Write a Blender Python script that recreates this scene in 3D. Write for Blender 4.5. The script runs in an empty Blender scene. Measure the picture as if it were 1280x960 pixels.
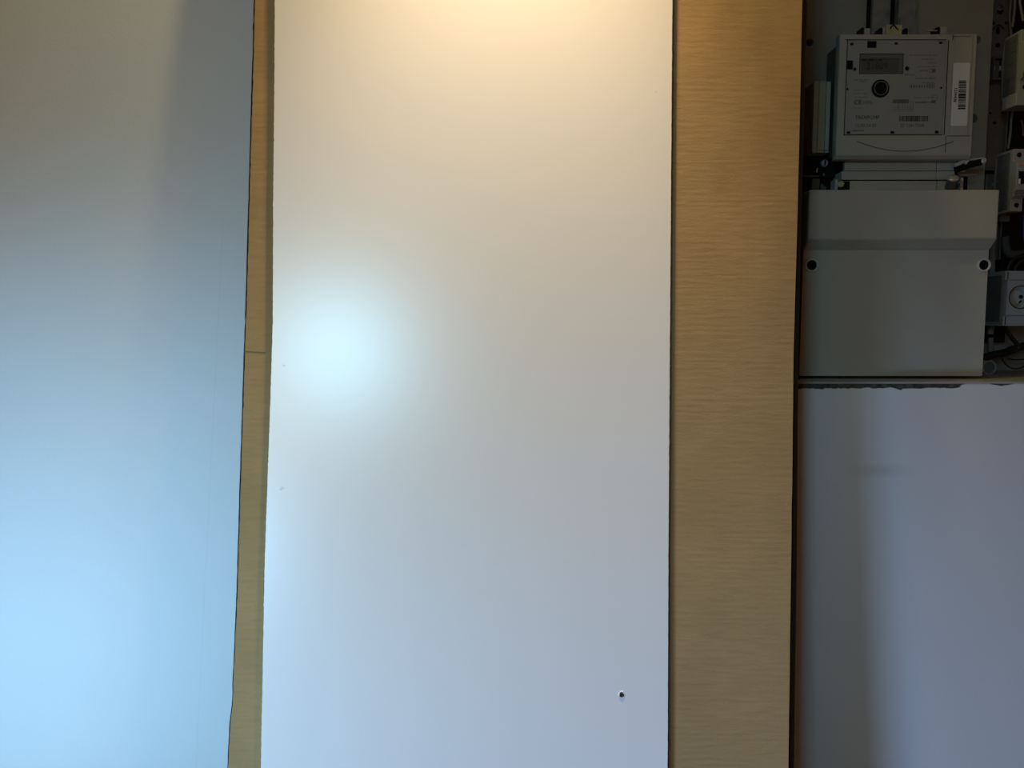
import bpy, bmesh, math, random
from mathutils import Vector, Matrix
from mathutils.geometry import delaunay_2d_cdt
random.seed(7)
R = math.radians
S = bpy.context.scene
C = S.collection

# ------------------------------------------------------------------ camera
CAM = Vector((0.0, 0.0, 1.40)); PITCH = R(4.8); F = 924.0
cd = bpy.data.cameras.new('camera'); cd.lens = 36*F/1280; cd.sensor_width = 36; cd.clip_start = 0.02
cam = bpy.data.objects.new('camera', cd); C.objects.link(cam)
cam.location = CAM; cam.rotation_euler = (R(90)-PITCH, 0, 0)
S.camera = cam

# ------------------------------------------------------------------ world, lights, exposure
S.view_settings.view_transform = 'Standard'; S.view_settings.look = 'None'
S.view_settings.gamma = 1; S.view_settings.use_curve_mapping = False
S.view_settings.exposure = 0.0
w = bpy.data.worlds.new('world'); S.world = w; w.use_nodes = True
w.node_tree.nodes['Background'].inputs[0].default_value = (1.0, 0.45, 0.2, 1)
w.node_tree.nodes['Background'].inputs[1].default_value = 0.08

def light(name, kind, loc, target, power, col, **kw):
    l = bpy.data.lights.new(name, kind); l.energy = power; l.color = col
    for k, v in kw.items(): setattr(l, k, v)
    o = bpy.data.objects.new(name, l); C.objects.link(o); o.location = loc
    o.rotation_euler = (Vector(target)-Vector(loc)).to_track_quat('-Z', 'Y').to_euler()
    return o
#LIGHTS_BEGIN
def tinted(name, kind, loc, target, base, rgb, **kw):      # lamp of power base times the linear strengths rgb
    m = max(rgb); return light(name, kind, loc, target, base*m, tuple(c/m for c in rgb), **kw)
# warm lamp close before the boards, plus two spots added to shape its glow
tinted('warm_lamp', 'POINT', (0.0, 0.742, 2.20), (0.0, 0.65, 1.2), 1.5, (4.0, 3.3, 1.4), shadow_soft_size=0.02)
tinted('warm_shaping_spot', 'SPOT', (0.0, 0.71, 2.45), (0.0, 0.79, 1.2), 15, (2.4, 2.05, 1.55), spot_size=R(50), spot_blend=1.0, shadow_soft_size=0.02)
tinted('warm_wide_shaping_spot', 'SPOT', (0.0, 0.71, 2.45), (0.0, 0.79, 1.2), 15, (1.2, 0.45, 0.0), spot_size=R(70), spot_blend=1.0, shadow_soft_size=0.02)
# cold light from behind left: a window, and low blue beams aimed at walls
tinted('low_blue_beam_right', 'AREA', (-1.1, -0.5, 0.9), (0.8, 1.0, 0.66), 5, (0.155, 0.25, 0.42), shape='RECTANGLE', size=0.3, size_y=0.25, spread=R(50))  # unseen beam added for the blue on the lower right wall
tinted('low_blue_beam_left', 'AREA', (-1.6, -1.6, 0.95), (-0.68, 1.0, 0.89), 5, (0.178, 0.375, 0.575), shape='RECTANGLE', size=0.3, size_y=0.25, spread=R(29.5))  # unseen narrow beam added for the blue on the lower left wall
tinted('window_sheen', 'AREA', (-0.685, -1.20, 1.735), (-0.12, 0.9, 1.28), 1.5, (0.28, 0.62, 0.83), shape='RECTANGLE', size=0.28, size_y=0.34, spread=R(55))
tinted('room_fill', 'AREA', (-1.2, -1.2, 1.6), (-0.4, 1.0, 1.5), 5, (0.12, 0.08, 0.03), shape='RECTANGLE', size=0.8, size_y=0.8, spread=R(60))  # unseen amber fill added to lift the general level
#LIGHTS_END
# ------------------------------------------------------------------ picking helpers
def ray(px, py):
    dx = (px-640)/F; dy = (480-py)/F
    return Vector((dx, math.cos(PITCH)+dy*math.sin(PITCH), -math.sin(PITCH)+dy*math.cos(PITCH)))
def W(px, py, Y):                     # point of the vertical plane y=Y
    d = ray(px, py); return CAM + d*(Y/d.y)
def rect(x0, y0, x1, y1, Y):
    mx, my = (x0+x1)/2, (y0+y1)/2
    return W(x0, my, Y).x, W(mx, y1, Y).z, W(x1, my, Y).x, W(mx, y0, Y).z
LEAN = R(6.1); TL = math.tan(LEAN)

# ------------------------------------------------------------------ mesh helpers
def obj(name, bm, mat, parent=None, smooth=False, bevel=0, seg=2):
    bmesh.ops.recalc_face_normals(bm, faces=bm.faces[:])
    me = bpy.data.meshes.new(name); bm.to_mesh(me); bm.free()
    me.materials.append(mat)
    if smooth:
        for p in me.polygons: p.use_smooth = True
    o = bpy.data.objects.new(name, me); C.objects.link(o)
    if parent is not None:
        o.parent = parent
        o.matrix_parent_inverse = Matrix.Translation(-Vector(parent.location))
    if bevel:
        b = o.modifiers.new('b', 'BEVEL'); b.width = bevel; b.segments = seg; b.limit_method = 'ANGLE'; b.angle_limit = R(35)
        b.harden_normals = False
    if smooth or bevel:
        for p in me.polygons: p.use_smooth = True
        try: me.set_sharp_from_angle(angle=R(35))
        except Exception: pass
    return o
def tag(o, label, cat, group=None):
    o['label'] = label; o['category'] = cat
    if group: o['group'] = group
    return o
def thing(name, loc, label, cat, group=None):
    o = bpy.data.objects.new(name, None); C.objects.link(o); o.location = loc; o.empty_display_size = 0.02
    return tag(o, label, cat, group)
def B(): return bmesh.new()
def box(bm, a, b):
    x0, y0, z0 = a; x1, y1, z1 = b
    vs = [bm.verts.new((x, y, z)) for x in (x0, x1) for y in (y0, y1) for z in (z0, z1)]
    for f in ((0,1,3,2), (4,6,7,5), (0,4,5,1), (2,3,7,6), (0,2,6,4), (1,5,7,3)): bm.faces.new([vs[i] for i in f])
    return bm
def pbox(bm, x0, y0, x1, y1, Yf, Yb):  # box whose front face, at y=Yf, spans the measured rectangle
    a, b, c, d = rect(x0, y0, x1, y1, Yf)
    return box(bm, (a, Yf, b), (c, Yb, d))
def prism(bm, outline, holes, mapf, back):
    """extruded polygon with holes; outline/holes in 2D, mapf(u,v,depth) -> 3D, depth 0..back"""
    loops = [outline]+holes
    flat = [Vector(p) for L in loops for p in L]
    ed = []; k = 0
    for L in loops:
        ed += [(k+i, k+(i+1) % len(L)) for i in range(len(L))]; k += len(L)
    vo, eo, fo, ov, oe, of = delaunay_2d_cdt(flat, ed, [], 1, 1e-7)
    def inside(p, L):
        c = False; n = len(L)
        for i in range(n):
            (x0, y0), (x1, y1) = L[i], L[(i+1) % n]
            if (y0 > p[1]) != (y1 > p[1]) and p[0] < (x1-x0)*(p[1]-y0)/(y1-y0)+x0: c = not c
        return c
    keep = []
    for t in fo:
        g = (sum(vo[i].x for i in t)/len(t), sum(vo[i].y for i in t)/len(t))
        if inside(g, outline) and not any(inside(g, h) for h in holes): keep.append(t)
    fo = keep
    A = [bm.verts.new(mapf(v.x, v.y, 0)) for v in vo]
    Z = [bm.verts.new(mapf(v.x, v.y, back)) for v in vo]
    for t in fo:
        bm.faces.new([A[i] for i in t]); bm.faces.new([Z[i] for i in reversed(t)])
    cnt = {}
    for t in fo:
        for i in range(len(t)):
            e = (t[i], t[(i+1) % len(t)]); key = tuple(sorted(e)); cnt[key] = cnt.get(key, 0)+1
    for (a, b), n in cnt.items():
        if n == 1: bm.faces.new((A[a], A[b], Z[b], Z[a]))
    return bm
def vmap(Y): return lambda u, v, d: Vector((u, Y+d, v))
def circ(cx, cz, r, n=20, ry=None):
    ry = ry or r
    return [(cx+r*math.cos(2*math.pi*i/n), cz+ry*math.sin(2*math.pi*i/n)) for i in range(n)]
def rrect(x0, z0, x1, z1, r, n=5):
    pts = []
    for cx, cz, a0 in ((x1-r, z1-r, 0), (x0+r, z1-r, 90), (x0+r, z0+r, 180), (x1-r, z0+r, 270)):
        for i in range(n+1):
            a = R(a0+90*i/n); pts.append((cx+r*math.cos(a), cz+r*math.sin(a)))
    return pts
def ring(bm, cx, cz, Y, prof, n=28):   # lathe around the y axis; prof = [(radius, depth)]
    rows = []
    for r, d in prof:
        if r < 1e-6: rows.append([bm.verts.new((cx, Y+d, cz))])
        else: rows.append([bm.verts.new((cx+r*math.cos(2*math.pi*i/n), Y+d, cz+r*math.sin(2*math.pi*i/n))) for i in range(n)])
    for a, b in zip(rows, rows[1:]):
        for i in range(n):
            j = (i+1) % n
            f = [a[i % len(a)], a[j % len(a)], b[j % len(b)], b[i % len(b)]]
            g = []
            for v in f:
                if v not in g: g.append(v)
            if len(g) > 2: bm.faces.new(g)
    return bm
def tube(bm, pts, r, n=10, sub=6):
    P = [Vector(p) for p in pts]
    Q = []
    for i in range(len(P)-1):
        p0 = P[max(i-1, 0)]; p1 = P[i]; p2 = P[i+1]; p3 = P[min(i+2, len(P)-1)]
        for k in range(sub):
            t = k/sub
            Q.append(0.5*((2*p1)+(p2-p0)*t+(2*p0-5*p1+4*p2-p3)*t*t+(3*p1-p0-3*p2+p3)*t**3))
    Q.append(P[-1])
    up = Vector((0.13, 1, 0.21)); rows = []
    for i, q in enumerate(Q):
        d = (Q[min(i+1, len(Q)-1)]-Q[max(i-1, 0)]).normalized()
        a = d.cross(up)
        if a.length < 1e-4: a = d.cross(Vector((1, 0, 0)))
        a.normalize(); b = d.cross(a)
        rows.append([bm.verts.new(q+r*(a*math.cos(2*math.pi*k/n)+b*math.sin(2*math.pi*k/n))) for k in range(n)])
    for a, b in zip(rows, rows[1:]):
        for k in range(n): bm.faces.new((a[k], a[(k+1) % n], b[(k+1) % n], b[k]))
    bm.faces.new(rows[0]); bm.faces.new(rows[-1])
    return bm
def text(name, s, px, py, hpx, Y, mat, parent, rot=0, squeeze=1.0, align='LEFT', bold=0.0):
    cu = bpy.data.curves.new('t', 'FONT'); cu.body = s; cu.align_x = align; cu.align_y = 'CENTER'
    cu.size = hpx*1.38/F*Y; cu.extrude = 0.00008; cu.offset = bold; cu.resolution_u = 2
    t = bpy.data.objects.new('t', cu); C.objects.link(t)
    bpy.context.view_layer.update()
    me = bpy.data.meshes.new_from_object(t.evaluated_get(bpy.context.evaluated_depsgraph_get()))
    bpy.data.objects.remove(t)
    p = W(px, py, Y)
    M = Matrix.Translation((p.x, Y-0.0001, p.z)) @ Matrix.Rotation(R(90), 4, 'X') @ Matrix.Rotation(R(rot), 4, 'Z') @ Matrix.Diagonal((squeeze, 1, 1, 1))
    me.transform(M); me.materials.clear(); me.materials.append(mat)
    o = bpy.data.objects.new(name, me); C.objects.link(o)
    o.parent = parent; o.matrix_parent_inverse = Matrix.Translation(-Vector(parent.location))
    return o

# ------------------------------------------------------------------ materials
def mat(name, col, rough=0.5, metal=0.0, var=0.06, scale=40, bump=0.0, bscale=200, spec=0.5, trans=0):
    m = bpy.data.materials.new(name); m.use_nodes = True
    N = m.node_tree.nodes; L = m.node_tree.links; b = N['Principled BSDF']
    b.inputs['Roughness'].default_value = rough; b.inputs['Metallic'].default_value = metal
    b.inputs['Specular IOR Level'].default_value = spec
    if trans: b.inputs['Transmission Weight'].default_value = trans
    tc = N.new('ShaderNodeTexCoord'); n = N.new('ShaderNodeTexNoise'); n.inputs['Scale'].default_value = scale; n.inputs['Detail'].default_value = 4
    L.new(tc.outputs['Object'], n.inputs['Vector'])
    r = N.new('ShaderNodeValToRGB'); L.new(n.outputs['Fac'], r.inputs['Fac'])
    r.color_ramp.elements[0].position = 0.3; r.color_ramp.elements[1].position = 0.7
    r.color_ramp.elements[0].color = (*[c*(1-var) for c in col], 1); r.color_ramp.elements[1].color = (*[min(1, c*(1+var)) for c in col], 1)
    L.new(r.outputs['Color'], b.inputs['Base Color'])
    if bump:
        n2 = N.new('ShaderNodeTexNoise'); n2.inputs['Scale'].default_value = bscale; n2.inputs['Detail'].default_value = 3
        L.new(tc.outputs['Object'], n2.inputs['Vector'])
        bp = N.new('ShaderNodeBump'); bp.inputs['Strength'].default_value = bump; bp.inputs['Distance'].default_value = 0.001
        L.new(n2.outputs['Fac'], bp.inputs['Height']); L.new(bp.outputs['Normal'], b.inputs['Normal'])
    return m
def math_n(m, op, a, b=None, c=None):
    n = m.node_tree.nodes.new('ShaderNodeMath'); n.operation = op
    for i, v in enumerate((a, b, c)):
        if v is None: continue
        if isinstance(v, (int, float)): n.inputs[i].default_value = v
        else: m.node_tree.links.new(v, n.inputs[i])
    return n.outputs[0]
def darken(m, fac, col):               # mixes a mark (fac socket) of colour col over the base colour
    N = m.node_tree.nodes; L = m.node_tree.links; b = N['Principled BSDF']
    src = b.inputs['Base Color'].links[0].from_socket
    x = N.new('ShaderNodeMix'); x.data_type = 'RGBA'
    L.new(fac, x.inputs['Factor']); L.new(src, x.inputs['A']); x.inputs['B'].default_value = (*col, 1)
    L.new(x.outputs['Result'], b.inputs['Base Color'])
def coords(m):
    N = m.node_tree.nodes; tc = N.new('ShaderNodeTexCoord'); s = N.new('ShaderNodeSeparateXYZ')
    m.node_tree.links.new(tc.outputs['Object'], s.inputs[0]); return s.outputs
def spot(m, x, z, rx, rz, co):
    X = math_n(m, 'DIVIDE', math_n(m, 'SUBTRACT', co[0], x), rx)
    Z = math_n(m, 'DIVIDE', math_n(m, 'SUBTRACT', co[2], z), rz)
    d = math_n(m, 'SQRT', math_n(m, 'ADD', math_n(m, 'MULTIPLY', X, X), math_n(m, 'MULTIPLY', Z, Z)))
    n = m.node_tree.nodes.new('ShaderNodeMath'); n.operation = 'SUBTRACT'; n.use_clamp = True
    n.inputs[0].default_value = 1; m.node_tree.links.new(d, n.inputs[1]); return n.outputs[0]

M_wall = mat('white_wall_paint', (0.66, 0.65, 0.64), 0.55, var=0.015, scale=6, bump=0.25, bscale=260)
M_plaster = M_wall
M_mortar = mat('grey_mortar', (0.07, 0.065, 0.05), 0.9, var=0.5, scale=120, bump=0.8, bscale=300)
M_board = mat('white_melamine', (0.83, 0.82, 0.80), 0.29, var=0.008, scale=3, bump=0.02, bscale=500, spec=0.9)
M_core = mat('chipboard_core', (0.25, 0.18, 0.10), 0.9, var=0.5, scale=500, bump=0.6)
M_floor = mat('floor_tile', (0.22, 0.19, 0.16), 0.6, var=0.1, scale=8)
M_ceil = mat('ceiling_paint', (0.5, 0.5, 0.5), 0.9, var=0.02)
M_plate = mat('grey_plate_plastic', (0.27, 0.255, 0.215), 0.6, var=0.05, scale=25, bump=0.1)
M_meter = mat('meter_grey_plastic', (0.38, 0.365, 0.31), 0.45, var=0.03, bump=0.08)
M_dark = mat('meter_shadow_grey_plastic', (0.09, 0.085, 0.07), 0.5, var=0.05)
M_face = mat('meter_face_grey', (0.31, 0.31, 0.29), 0.35, var=0.03)
M_cover = mat('cover_grey_plastic', (0.39, 0.365, 0.30), 0.42, var=0.02, bump=0.05)
M_lcd = mat('display_grey', (0.10, 0.105, 0.085), 0.25, var=0.05)
M_lcdf = mat('display_frame_grey', (0.14, 0.14, 0.12), 0.3, var=0.03)
M_ink = mat('dark_ink', (0.022, 0.021, 0.018), 0.6, var=0.1)
M_ink2 = mat('faded_ink', (0.13, 0.13, 0.12), 0.6, var=0.25, scale=900)
M_black = mat('black_plastic', (0.006, 0.006, 0.006), 0.5, var=0.2, spec=0.15)
M_label = mat('white_sticker', (0.72, 0.71, 0.66), 0.5, var=0.02)
M_steel = mat('galvanised_steel', (0.22, 0.24, 0.25), 0.42, metal=0.25, var=0.2, scale=60)
M_bright = mat('bright_metal', (0.75, 0.75, 0.73), 0.3, metal=0.6, var=0.1, scale=200)
M_upright = mat('primed_steel', (0.115, 0.10, 0.082), 0.6, metal=0.1, var=0.12, scale=50)
M_beige = mat('beige_plastic', (0.34, 0.32, 0.21), 0.5, var=0.05)
M_breaker = mat('breaker_grey_plastic', (0.26, 0.26, 0.24), 0.45, var=0.03)
M_flank_shade = mat('breaker_shade_plastic', (0.10, 0.10, 0.093), 0.5, var=0.1, scale=80)  # breaker grey with the shade of the flanks put into the colour
M_yellow = mat('yellowed_plastic', (0.42, 0.40, 0.22), 0.5, var=0.1)
M_clear = mat('seal_plastic', (0.5, 0.5, 0.47), 0.3, var=0.1)
M_cable = mat('black_cable', (0.006, 0.006, 0.006), 0.45, var=0.2)
M_blue = mat('blue_wire', (0.01, 0.03, 0.12), 0.4, var=0.1)
M_red = mat('red_ink', (0.45, 0.06, 0.07), 0.5)
M_pink = mat('dull_red_insulation', (0.10, 0.035, 0.04), 0.5)
M_conduit = mat('grey_conduit', (0.16, 0.155, 0.13), 0.6, var=0.1)
M_nich = mat('niche_plaster', (0.20, 0.20, 0.18), 0.9, var=0.1, scale=20, bump=0.5)

def cardboard(name, col):
    m = mat(name, col, 0.85, var=0.07, scale=14, spec=0.2)
    N = m.node_tree.nodes; L = m.node_tree.links; b = N['Principled BSDF']
    co = coords(m)
    cmb = N.new('ShaderNodeCombineXYZ')
    L.new(math_n(m, 'MULTIPLY', co[0], 32), cmb.inputs[0]); L.new(math_n(m, 'MULTIPLY', co[2], 230), cmb.inputs[2])
    ns = N.new('ShaderNodeTexNoise'); ns.inputs['Scale'].default_value = 1; ns.inputs['Detail'].default_value = 3
    L.new(cmb.outputs[0], ns.inputs['Vector'])
    fl = math_n(m, 'SINE', math_n(m, 'MULTIPLY', co[2], 2*math.pi/0.0072))
    tc = N.new('ShaderNodeTexCoord')
    fib = N.new('ShaderNodeTexNoise'); fib.inputs['Scale'].default_value = 420; fib.inputs['Detail'].default_value = 2
    L.new(tc.outputs['Object'], fib.inputs['Vector'])
    h = math_n(m, 'ADD', math_n(m, 'MULTIPLY', fl, 0.07), math_n(m, 'ADD', math_n(m, 'MULTIPLY', ns.outputs['Fac'], 1.5), math_n(m, 'MULTIPLY', fib.outputs['Fac'], 0.7)))
    bp = N.new('ShaderNodeBump'); bp.inputs['Strength'].default_value = 0.19; bp.inputs['Distance'].default_value = 0.0012
    L.new(h, bp.inputs['Height']); L.new(bp.outputs['Normal'], b.inputs['Normal'])
    # fibre flecks
    v = N.new('ShaderNodeTexVoronoi'); v.inputs['Scale'].default_value = 150; L.new(tc.outputs['Object'], v.inputs['Vector'])
    f = N.new('ShaderNodeMath'); f.operation = 'LESS_THAN'; L.new(v.outputs['Distance'], f.inputs[0]); f.inputs[1].default_value = 0.09
    darken(m, math_n(m, 'MULTIPLY', f.outputs[0], 0.5), [min(1, c*1.5) for c in col])
    f2 = math_n(m, 'MULTIPLY', math_n(m, 'SUBTRACT', ns.outputs['Fac'], 0.45), 0.9)
    darken(m, math_n(m, 'MAXIMUM', f2, 0), [c*0.6 for c in col])
    return m
M_card = cardboard('brown_cardboard', (0.37, 0.25, 0.115))

# ------------------------------------------------------------------ setting
YW = 1.0; SKIN = 0.003; YB = 1.24
# marks on the wall paint: hairline seam on the left, faint smudge on the right
co = coords(M_wall)
a = W(278, 290, YW); b_ = W(262, 600, YW); c_ = W(245, 960, YW)
k = (a.x-c_.x)/(a.z-c_.z)
ln = math_n(M_wall, 'ABSOLUTE', math_n(M_wall, 'SUBTRACT', co[0], math_n(M_wall, 'ADD', math_n(M_wall, 'MULTIPLY', math_n(M_wall, 'SUBTRACT', co[2], a.z), k), a.x)))
ln = math_n(M_wall, 'MULTIPLY', math_n(M_wall, 'LESS_THAN', ln, 0.0007), math_n(M_wall, 'LESS_THAN', co[2], a.z+0.02))
darken(M_wall, math_n(M_wall, 'MULTIPLY', ln, 0.10), (0.35, 0.35, 0.35))
p = W(1100, 588, YW)
darken(M_wall, math_n(M_wall, 'MULTIPLY', spot(M_wall, p.x, p.z, 0.055, 0.012, co), 0.32), (0.3, 0.29, 0.28))

nx0 = W(968, 300, YW).x; nx1 = 1.12; nz0 = W(1120, 478.5, YW).z; nz1 = 2.12
bm = B()
YS = YW+SKIN
# masonry behind the plaster: a slab with the meter niche cut through it
prism(bm, [(-2.2, 0), (2.2, 0), (2.2, 2.5), (-2.2, 2.5)], [[(nx0, nz0), (nx1, nz0), (nx1, nz1), (nx0, nz1)]], vmap(YS), YB-YS)
wb = obj('wall_back', bm, M_mortar); wb['kind'] = 'structure'
# plaster skin with the ragged chipped edge along the niche sill
edge = []
xs = [(975, 487), (985, 486), (996, 487)]
x = 996
while x < 1122: xs.append((x, 486.5-1.8*(x-996)/126+random.uniform(-0.9, 0.9))); x += random.uniform(2, 5)
xs += [(1124, 487), (1127, 488), (1130, 486), (1140, 485.5), (1152, 486)]
x = 1154
while x < 1200: xs.append((x, 485.3+random.uniform(-0.6, 0.6))); x += random.uniform(2, 6)
xs += [(1201, 484), (1203, 481), (1207, 480), (1212, 479.3), (1217, 479.6), (1222, 478.8)]
zt = nz0
pts = [(W(q, 480, YW).x, W(q, r, YW).z) for q, r in xs]
pts += [(W(1224, 480, YW).x, zt+0.0005), (W(1225, 480, YW).x, zt+0.0005)]
for q, r in ((1226, 479.3), (1230, 480), (1236, 479), (1240, 480.5), (1246, 481.4), (1252, 482.5), (1255, 482), (1259, 481.5), (1265, 480.3), (1268, 479.2), (1272, 479.4), (1274, 478.5)):
    pts.append((W(q, 480, YW).x, W(q, r, YW).z))
pts += [(W(1276, 480, YW).x, zt+0.0005), (nx1, zt+0.0005)]
pts = [(max(nx0, u), min(v, zt+0.0005)) for u, v in pts]
out = [(-2.2, 0.0), (2.2, 0.0), (2.2, 2.5), (nx0, 2.5), (nx0, nz0)]
# one polygon round the niche
outline = [(-2.2, 0), (2.2, 0), (2.2, 2.5), (-2.2, 2.5)]
hole = pts + [(nx1, nz1), (nx0, nz1)]
bm = B(); prism(bm, outline, [hole], vmap(YW), SKIN)
obj('plaster_skin', bm, M_wall, wb)
# smooth white sill (bottom reveal), side and top reveals, niche back
bm = B()
box(bm, (nx0, YW-0.0005, nz0-0.0012), (nx1, YB, nz0+0.0015))
obj('sill', bm, mat('sill_paint', (0.34, 0.33, 0.32), 0.6, var=0.06, bump=0.2), wb)
bm = B(); box(bm, (nx0-0.01, YB, nz0-0.01), (nx1+0.01, YB+0.02, nz1+0.01)); obj('niche_back', bm, M_nich, wb)
bm = B(); box(bm, (-2.2, -2.2, -0.05), (2.2, YB, 0)); o = obj('floor', bm, M_floor); o['kind'] = 'structure'
bm = B(); box(bm, (-2.2, -2.2, 2.5), (2.2, YB, 2.55)); o = obj('ceiling', bm, M_ceil); o['kind'] = 'structure'

# ------------------------------------------------------------------ leaning sheets
Y14 = 0.862                                        # cardboard front surface at z = 1.4
def P(px, py, off=0.0):                            # point of the leaning plane, off metres in front of it
    d = ray(px, py)
    y0 = Y14-off/math.cos(LEAN)                    # y = y0 + (z-1.4)*TL
    t = (y0+(CAM.z-1.4)*TL)/(d.y-d.z*TL)
    return CAM+d*t
ez = Vector((0, math.sin(LEAN), math.cos(LEAN))); en = Vector((0, -math.cos(LEAN), math.sin(LEAN)))
O14 = Vector((0, Y14, 1.4))
def uv(px, py, off=0.0):
    q = P(px, py, off)-O14; return (q.x, q.dot(ez))
def lmap(off): return lambda u, v, d: O14+Vector((u, 0, 0))+ez*v+en*(off-d)
def vfloor(off=0): return (0.001-1.4-en.z*off)/ez.z
def vtop(z, off=0): return (z-1.4-en.z*off)/ez.z
def side(ptsl, off, jit=0.0, step=0.012, top=2.43):
    """edge polyline from measured points, extended straight down to the floor and up to the top"""
    q = [uv(a, b, off) for a, b in ptsl]           # listed bottom -> top
    s0 = (q[1][0]-q[0][0])/(q[1][1]-q[0][1]); s0 = max(-0.02, min(0.02, s0))
    s1 = (q[-1][0]-q[-2][0])/(q[-1][1]-q[-2][1]); s1 = max(-0.02, min(0.02, s1))
    vf = vfloor(off); vt = vtop(top, off)
    q = [(q[0][0]+(vf-q[0][1])*s0, vf)]+q+[(q[-1][0]+(vt-q[-1][1])*s1, vt)]
    res = [q[0]]
    for (u0, v0), (u1, v1) in zip(q, q[1:]):
        n = max(1, int((v1-v0)/step)) if jit else 1
        for i in range(1, n+1):
            t = i/n; j = random.uniform(-1, 1)*jit if i < n else 0
            if random.random() < 0.06: j *= 2.5
            res.append((u0+(u1-u0)*t+j, v0+(v1-v0)*t))
    return res

box_root = thing('cardboard_sheet', (0, 0.72, 0.0), 'tall sheet of plain brown corrugated cardboard leaning behind the white board', 'cardboard')
T = 0.004
L_ = side([(285, 960), (288, 905), (291, 880), (291.5, 855), (293.5, 820), (297, 740), (300, 640), (305, 480), (309, 360), (314, 180), (319, 0)], 0, 0.00025, 0.006)
Rr = side([(985.5, 960), (989, 700), (992, 440), (996, 300), (999.5, 160), (1003, 0)], 0, 0.0002, 0.03)
bm = B(); prism(bm, L_[::-1]+Rr, [], lmap(0), T); front = obj('front_sheet', bm, M_card, box_root)
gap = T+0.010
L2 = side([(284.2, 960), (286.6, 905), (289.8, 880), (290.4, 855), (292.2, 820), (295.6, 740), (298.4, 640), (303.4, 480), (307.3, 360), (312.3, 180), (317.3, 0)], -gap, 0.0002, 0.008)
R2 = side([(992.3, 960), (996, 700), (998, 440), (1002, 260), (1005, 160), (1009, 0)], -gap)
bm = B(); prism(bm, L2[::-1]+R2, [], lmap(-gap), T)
M_back_shade = mat('shaded_cardboard', (0.035, 0.018, 0.008), 0.8, var=0.15, scale=60, bump=0.2, spec=0.2)  # shade of the back layer is put into this dark colour
tag(obj('shaded_back_sheet', bm, M_back_shade), 'shade-darkened back sheet showing as a narrow strip along both edges of the cardboard', 'board')
# crease on the left margin of the front sheet (a shallow pressed line)
q0 = uv(304.5, 439, 0.0003); q1 = uv(332, 441, 0.0003)
bm = B(); prism(bm, [(q0[0]+0.001, q0[1]-0.0007), (q1[0], q1[1]-0.0007), (q1[0], q1[1]+0.0007), (q0[0]+0.001, q0[1]+0.0007)], [], lmap(0.0003), 0.0006)
obj('crease', bm, mat('creased_cardboard', (0.2, 0.14, 0.07), 0.9), front if False else box_root)

# white board
BG = 0.0006; BT = 0.0102+BG
bl = side([(326, 960), (328, 860), (331, 700), (334.5, 600), (338, 500), (341, 400), (341.5, 250), (343, 100), (343.5, 0)], BT, 0.00018, 0.003)
br = side([(834.5, 960), (835.5, 700), (837, 480), (839, 200), (840.5, 0)], BT, 0.00012, 0.004)
hx, hz = uv(777, 868, BT)
bm = B()
prism(bm, bl[::-1]+br, [circ(hx, hz, 0.0026, 18)], lmap(BT), BT-BG)
board = obj('white_board', bm, M_board)
tag(board, 'tall glossy white laminated furniture board leaning in front of the brown cardboard', 'board')
# bored screw hole: burst rim and a plug coloured dark for the hole's shade
bm = B()
n = 22
rows = []
for (r, d) in ((0.0041, 0.0), (0.0034, 0.0006), (0.0029, 0.0007), (0.0024, -0.001), (0.0022, -0.008), (0, -0.008)):
    row = []
    for i in range(n):
        aa = 2*math.pi*i/n; jr = r*(1+0.13*math.sin(3*aa+r*900)+random.uniform(-.08, .08)) if r else 0
        row.append(bm.verts.new(O14+Vector((hx+jr*math.cos(aa), 0, 0))+ez*(hz+jr*math.sin(aa))+en*(BT+0.00002+d)))
    rows.append(row)
for a, b in zip(rows, rows[1:]):
    for i in range(n): bm.faces.new((a[i], a[(i+1) % n], b[(i+1) % n], b[i]))
bmesh.ops.remove_doubles(bm, verts=bm.verts[:], dist=1e-6)
rim = obj('burst_rim', bm, mat('torn_laminate', (0.85, 0.84, 0.82), 0.7), board); 
bm = B()
rows = []
for (r, d) in ((0.0028, 0.0006), (0.0016, 0.0012), (0.0, 0.0004)):
    rows.append([bm.verts.new(O14+Vector((hx+0.0001+r*random.uniform(.75, 1.1)*math.cos(2*math.pi*i/12), 0, 0))+ez*(hz-0.0004+r*random.uniform(.75, 1.1)*math.sin(2*math.pi*i/12))+en*(BT+d)) for i in range(12)])
for a, b in zip(rows, rows[1:]):
    for i in range(12): bm.faces.new((a[i], a[(i+1) % 12], b[(i+1) % 12], b[i]))
obj('screw_hole', bm, mat('hole_shade', (0.03, 0.025, 0.02), 0.9), board)
# faint specks on the laminate
co = coords(M_board)
for (sx, sy, rr) in ((353, 610, 0.003), (355, 457, 0.0022), (820, 115, 0.0014), (351, 612, 0.002)):
    q = P(sx, sy, BT)
    darken(M_board, math_n(M_board, 'MULTIPLY', spot(M_board, q.x, q.z, rr, rr*0.8, co), 0.45), (0.3, 0.28, 0.28))

# ------------------------------------------------------------------ meter niche
YP = 1.165                                          # face of the mounting plate
def hole_c(px, py, rpx, Y, n=20, rypx=None):
    p = W(px, py, Y); s = Y/F
    return circ(p.x, p.z, rpx*s, n, (rypx or rpx)*s)
a, b, c, d = rect(1000, -60, 1235.5, 330, YP)
bm = B()
prism(bm, [(W(985, 100, YP).x, b), (c, b), (c, 2.10), (W(985, 100, YP).x, 2.10)],
      [hole_c(1012.5, 53, 4.3, YP), hole_c(1221.5, 50, 5, YP), hole_c(1217, 148, 5, YP)], vmap(YP), 0.012)
plate = obj('mounting_plate', bm, M_plate, bevel=0.0008)
tag(plate, 'pale grey drilled plate behind the electricity meter', 'plate')

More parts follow.
